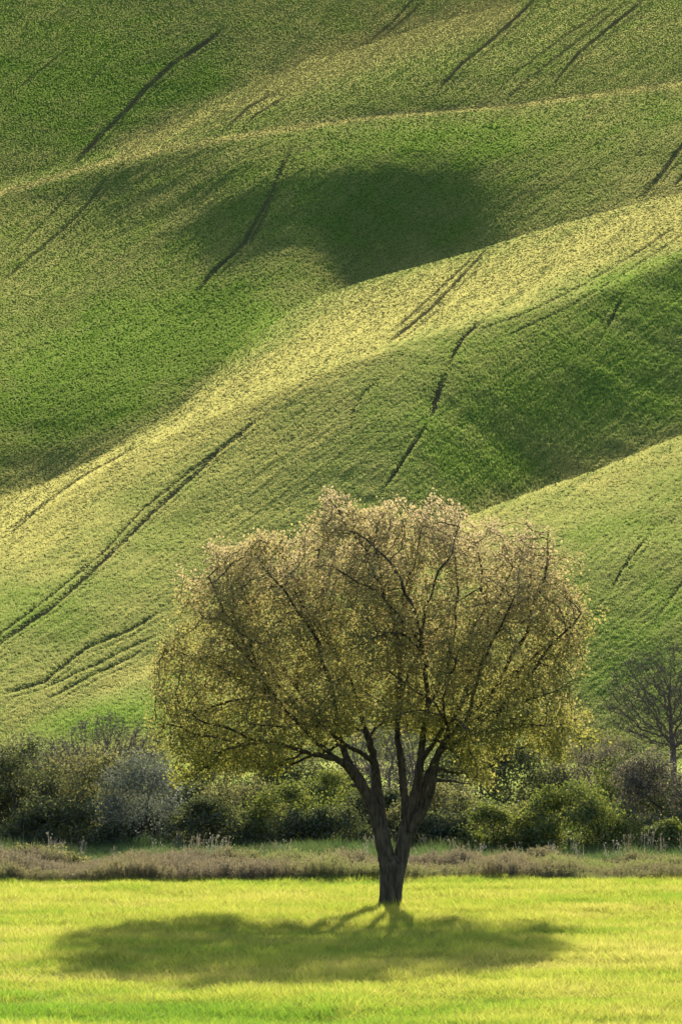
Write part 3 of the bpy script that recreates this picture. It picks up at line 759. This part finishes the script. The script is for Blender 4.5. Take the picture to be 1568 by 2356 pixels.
def shrub(x, w, ytop, Y, kind, label, n, seed, name='shrub', dens=1.0, twiggy=0.0, cat='shrub', group=None):
    rs = np.random.default_rng(seed)
    gz = float(ground_z(np.array([(x - 784) / FX * Y]), np.array([Y]))[0])
    H = CH + (Y0 - ytop) / FX * Y - gz; Wd = w * 1.3 / FX * Y / 2; D = Wd * rs.uniform(.7, .95)
    r0 = bpy.data.objects.new(name, None); COL.objects.link(r0)
    r0.location = ((x - 784) / FX * Y, Y, gz); tag(r0, label, cat, group)
    n = int(n * 1.7); nc = int(40 + Wd * H * 12)
    th = rs.uniform(0, 2 * math.pi, nc); uz = rs.uniform(-.15, 1, nc); rr = np.sqrt(np.clip(1 - np.clip(uz, 0, 1) ** 2.2, 0, 1)) * rs.uniform(.35, 1.0, nc) ** .5
    cen = np.stack([Wd * rr * np.cos(th), D * rr * np.sin(th), H * np.clip(uz, .04, 1) * rs.uniform(.72, .97, nc)], -1)
    cr = rs.uniform(.20, .46, nc) * (.6 + .28 * min(H, 3)); cen[:, 2] = np.minimum(cen[:, 2], H - cr * .6)
    ct = rs.normal(.5, .2, nc)
    pick_ = rs.integers(0, nc, n)
    off_ = rs.normal(0, 1, (n, 3)); off_ /= np.linalg.norm(off_, axis=1)[:, None]; off_ *= (rs.random(n) ** .45)[:, None]
    C = cen[pick_] + off_ * cr[pick_][:, None] * np.array([1.15, 1.15, .9])
    C[:, 2] = np.maximum(C[:, 2], .03)
    t_ = np.clip(ct[pick_] + rs.normal(0, .2, n), 0, 1)
    leaf_cloud('foliage', C, KINDS[kind][2], t_, KM[kind], r0, rs)
    ns_ = 7 if H > 1.2 else 4
    for q in range(ns_):
        e = cen[rs.integers(0, nc)]; b0 = np.array([rs.normal(0, .12 * Wd), rs.normal(0, .12 * Wd), -.05])
        t5 = np.linspace(0, 1, 7)[:, None]; bend = rs.normal(0, .08, (7, 3)) * np.sin(t5 * 3.14) * H * .5
        P_ = b0 + (e - b0) * t5 ** np.array([1.3, 1.3, .9]) + bend
        tubes('stem', [(P_, np.linspace(.035, .008, 7) * (.6 + .25 * H))], stem_bark, r0, 5, .05, seed + q)
    if twiggy:
        ch = []
        for q in range(int(twiggy)):
            c = cen[rs.integers(0, nc)]; d = rs.normal(0, .5, 3); d[2] = abs(d[2]) + .9; d /= np.linalg.norm(d); L = rs.uniform(.3, .8)
            t5 = np.linspace(0, 1, 4)[:, None]; ch.append((c + d * L * t5 + rs.normal(0, .03, (4, 3)) * t5, np.array([.006, .005, .004, .0025])))
        o_ = tubes('twigs', ch, twig_bark, r0, 3); o_['kind'] = 'stuff'
    return r0

def bare(x, w, ytop, ybot, Y, label, seed, name, n=2600, leaves=0, mat=None, trunk=.05, stems=1, cat='tree', maxn=9000, tip=.004):
    """a leafless shrub or tree: stems at the ground, fine twigs grown into its outline"""
    rs = np.random.default_rng(seed); mat = mat or twig_bark
    gz = float(ground_z(np.array([(x - 784) / FX * Y]), np.array([Y]))[0])
    H = CH + (Y0 - ytop) / FX * Y - gz; Hb = max(CH + (Y0 - ybot) / FX * Y - gz, .25); Wd = w / FX * Y / 2
    r0 = bpy.data.objects.new(name, None); COL.objects.link(r0)
    r0.location = ((x - 784) / FX * Y, Y, gz); tag(r0, label, cat)
    A = rs.normal(0, 1, (n, 3)); A /= np.linalg.norm(A, axis=1)[:, None]; A *= (rs.random(n) ** .4)[:, None]
    A = A * np.array([Wd, Wd * .8, (H - Hb) / 2]) + np.array([0, 0, (H + Hb) / 2])
    pk_ = np.array([mn.noise(Vector(p * 1.2) + Vector((seed, 0, 0))) for p in A]); A = A[pk_ > -.3]
    nd, pr = [], []
    for q in range(stems):
        bx = rs.normal(0, .14 * Wd * (stems > 1)); tx = bx * 2.5 + rs.normal(0, .05)
        K = max(3, int((Hb + .3) / .14))
        for z_ in range(K):
            f_ = z_ / (K - 1); nd.append(np.array([bx + (tx - bx) * f_ + .04 * math.sin(3 * f_ + q), rs.normal(0, .03), -.05 + (Hb + .35) * f_])); pr.append(-1 if z_ == 0 else len(nd) - 2)
    NPb, PAb = colonize(nd, pr, A, .12, 2.5, .15, 110, rs, up=.02, maxn=maxn, wob=.30)
    st_ = len(nd)
    # short twigs off every thin part
    rb = pipe_radii(PAb, tip, 2.2)
    rb = np.minimum(rb, trunk)
    th_ = np.where(rb[st_:] < tip * 2.2)[0] + st_
    ch = []
    for i_ in th_:
        for q in range(3):
            d = rs.normal(0, 1, 3); d[2] += .5; d /= np.linalg.norm(d); L = rs.uniform(.08, .22)
            ch.append((np.array([NPb[i_], NPb[i_] + d * L * .5 + rs.normal(0, .01, 3), NPb[i_] + d * L]), np.array([tip * .8, tip * .65, tip * .4])))
    o_ = tubes('twigs', ch, mat, r0, 3); o_['kind'] = 'stuff'
    cs = chains_from(NPb, PAb, rb, 0) if False else None
    kids = [[] for _ in NPb]
    for i_, p_ in enumerate(PAb):
        if p_ >= 0: kids[p_].append(i_)
    roots = [i_ for i_, p_ in enumerate(PAb) if p_ < 0]
    for rt_ in roots:                                   # each main stem runs up as one trunk, side growth is its branches
        main = [rt_]
        while kids[main[-1]] and (len(main) < 3 or rb[main[-1]] > tip * 3): main.append(max(kids[main[-1]], key=lambda q_: rb[q_]))
        tubes('trunk' if stems == 1 else 'stem', [(NPb[main], rb[main])], mat, r0, 7, .05, seed)
        side = []; stack = [(m_, k2) for i2, m_ in enumerate(main) for k2 in kids[m_] if k2 not in main]
        while stack:
            p_, k2 = stack.pop(); c_ = [p_, k2]
            while kids[c_[-1]]:
                cc = sorted(kids[c_[-1]], key=lambda q_: -rb[q_])
                for o2 in cc[1:]: stack.append((c_[-1], o2))
                c_.append(cc[0])
            rr_ = rb[c_].copy(); rr_[0] = min(rr_[0], rr_[1] * 1.1); side.append((NPb[c_], rr_))
        if side:
            o_ = tubes('branches', side, mat, r0, 4); o_['kind'] = 'stuff'
    if leaves:
        pc = NPb[rs.choice(th_, leaves)] + rs.normal(0, .08, (leaves, 3))
        leaf_cloud('foliage', pc, .045, rs.random(leaves), KM['olive'], r0, rs)
    return r0

SH = [
 (-310, 300, 1740, 167, 'olive', 'dull green shrub beyond the left edge of the picture', 6000, 0),
 (1890, 280, 1740, 166, 'grey', 'grey brown shrub beyond the right edge of the picture', 6000, 0),
 (-70, 260, 1760, 166, 'dark', 'dark green shrub at the left end of the hedge, mostly beyond the picture edge', 7000, 0),
 (60, 270, 1702, 164, 'dark', 'dark green shrub under the first bare brown bush on the left', 10000, 60),
 (205, 250, 1712, 163, 'olive', 'dull green leafy shrub left of the white blossoming bush', 10000, 60),
 (322, 175, 1728, 160, 'blossom', 'grey white blossoming bush under the left edge of the big tree crown', 9000, 80),
 (440, 260, 1800, 166, 'dark', 'very dark shrub right of the white blossoming bush', 10000, 0),
 (350, 200, 1850, 162, 'dark', 'low dark shrub in front of the white blossoming bush', 6000, 30),
 (560, 210, 1790, 163, 'olive', 'pale olive shrub between the dark shrub and the tall green one', 8500, 40),
 (655, 190, 1800, 160, 'bright', 'green bramble bush with light tips left of the tree trunk', 8000, 0),
 (765, 220, 1775, 167, 'bright', 'yellow green bush directly behind the left fork of the trunk', 9000, 20),
 (560, 420, 1690, 182, 'olive', 'broad olive bush at the back of the hedge below the tree crown', 11000, 40),
 (870, 150, 1800, 163, 'dark', 'dark green bush seen between the two forks of the trunk', 6500, 0),
 (1010, 220, 1805, 160, 'olive', 'tangled olive bramble just right of the tree trunk', 9000, 90),
 (1115, 120, 1838, 156, 'bright', 'small round fresh green bush right of the tangled bramble', 6000, 0),
 (1130, 360, 1690, 180, 'dark', 'tall nearly black thicket behind the lowest right boughs of the tree', 15000, 0),
 (1200, 150, 1850, 158, 'olive', 'low yellowish bush left of the big domed bush', 6500, 30),
 (1315, 250, 1800, 156, 'bright', 'big domed bush with sunlit top and dark foot on the right', 12000, 20),
 (1395, 260, 1700, 181, 'grey', 'brownish dark thicket behind the domed bush', 12000, 60),
 (1445, 190, 1722, 168, 'bright', 'sunlit green bush behind the grey twiggy one on the right', 9000, 0),
 (1525, 250, 1712, 161, 'grey', 'large grey brown twiggy bush at the right edge', 12000, 160),
 (1530, 95, 1885, 154, 'bright', 'little rounded bright green bush low at the right edge', 4500, 0),
 (1350, 260, 1630, 192, 'olive', 'green tree sized bush at the back, left of the bare tree', 9000, 0),
 (1660, 260, 1740, 165, 'dark', 'dark shrub at the right end of the hedge, mostly beyond the picture edge', 6000, 0),
 (-20, 260, 1730, 178, 'olive', 'dull green shrub at the far left, behind the dark one', 6000, 20),
 (160, 240, 1722, 180, 'olive', 'dull green shrub behind the two leafy ones on the left', 7000, 60),
 (400, 280, 1740, 184, 'dark', 'dark shrub behind the blossoming bush, its top under the tree crown', 8000, 20),
 (700, 280, 1728, 181, 'dark', 'dark shrub at the back, behind the green bramble left of the trunk', 8000, 0),
 (960, 260, 1735, 184, 'grey', 'grey brown thicket at the back, just right of the fork', 8000, 60),
 (840, 240, 1745, 186, 'grey', 'grey brown thicket at the back, just left of the fork', 8000, 60),
 (480, 170, 1835, 158, 'dark', 'low black green shrub in front of the pale olive one', 5500, 0),
 (1420, 200, 1855, 158, 'dark', 'low dark shrub between the domed bush and the grey twiggy one', 5500, 30),
 (740, 220, 1850, 158, 'dark', 'low dark shrub at the hedge foot just left of the trunk', 5500, 20),
 (1010, 180, 1870, 157, 'dark', 'low dark shrub under the tangled bramble right of the trunk', 4500, 20),
 (130, 240, 1830, 159, 'dark', 'low dark shrub at the foot of the hedge on the left', 6500, 0),
 (60, 220, 1945, 145, 'olive', 'low pale leafed shrub among the dry weeds on the left', 4200, 40),
]
for i, (x, w, yt, Y, kd, lab, n_, tw_) in enumerate(SH):
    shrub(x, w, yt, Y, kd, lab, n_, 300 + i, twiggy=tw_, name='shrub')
bare(75, 300, 1688, 1880, 169, 'bare brown bush rising above the shrubs at the left edge', 401, 'bare_shrub', 3600, 700, stems=3, cat='shrub', tip=.0062)
bare(255, 270, 1636, 1880, 172, 'tallest bare brown bush on the left, beside the big tree crown', 402, 'bare_shrub', 3600, 900, stems=3, cat='shrub', tip=.0062)
bare(885, 200, 1640, 1800, 177, 'bare purple brown bush seen between the forks of the trunk', 403, 'bare_shrub', 1800, 0, stems=5, cat='shrub', tip=.006)
bare(1545, 330, 1478, 1730, 176, 'leafless brown tree with a spreading crown at the right edge', 404, 'bare_tree', 5200, 300, bark_mat('bare_tree_bark', (.12, .09, .065), (.24, .185, .14)), .12, 1, tip=.0048)

# a few tall pale stalks with seed heads in front of the shade
pale = leaf_mat('seed_stalk', [(0, (.18, .16, .11)), (1, (.34, .31, .25))], [(0, (.25, .22, .15)), (1, (.38, .36, .28))], gloss=.03, tw=.35)
o = field('seed_stalks', 60, 146, 155, wk, pale, .8, lambda x, y, N: rng.random(N), hn=.5)
tag(o, 'pale dry stalks with seed heads standing before the shaded hedge', 'weeds', kind='stuff')
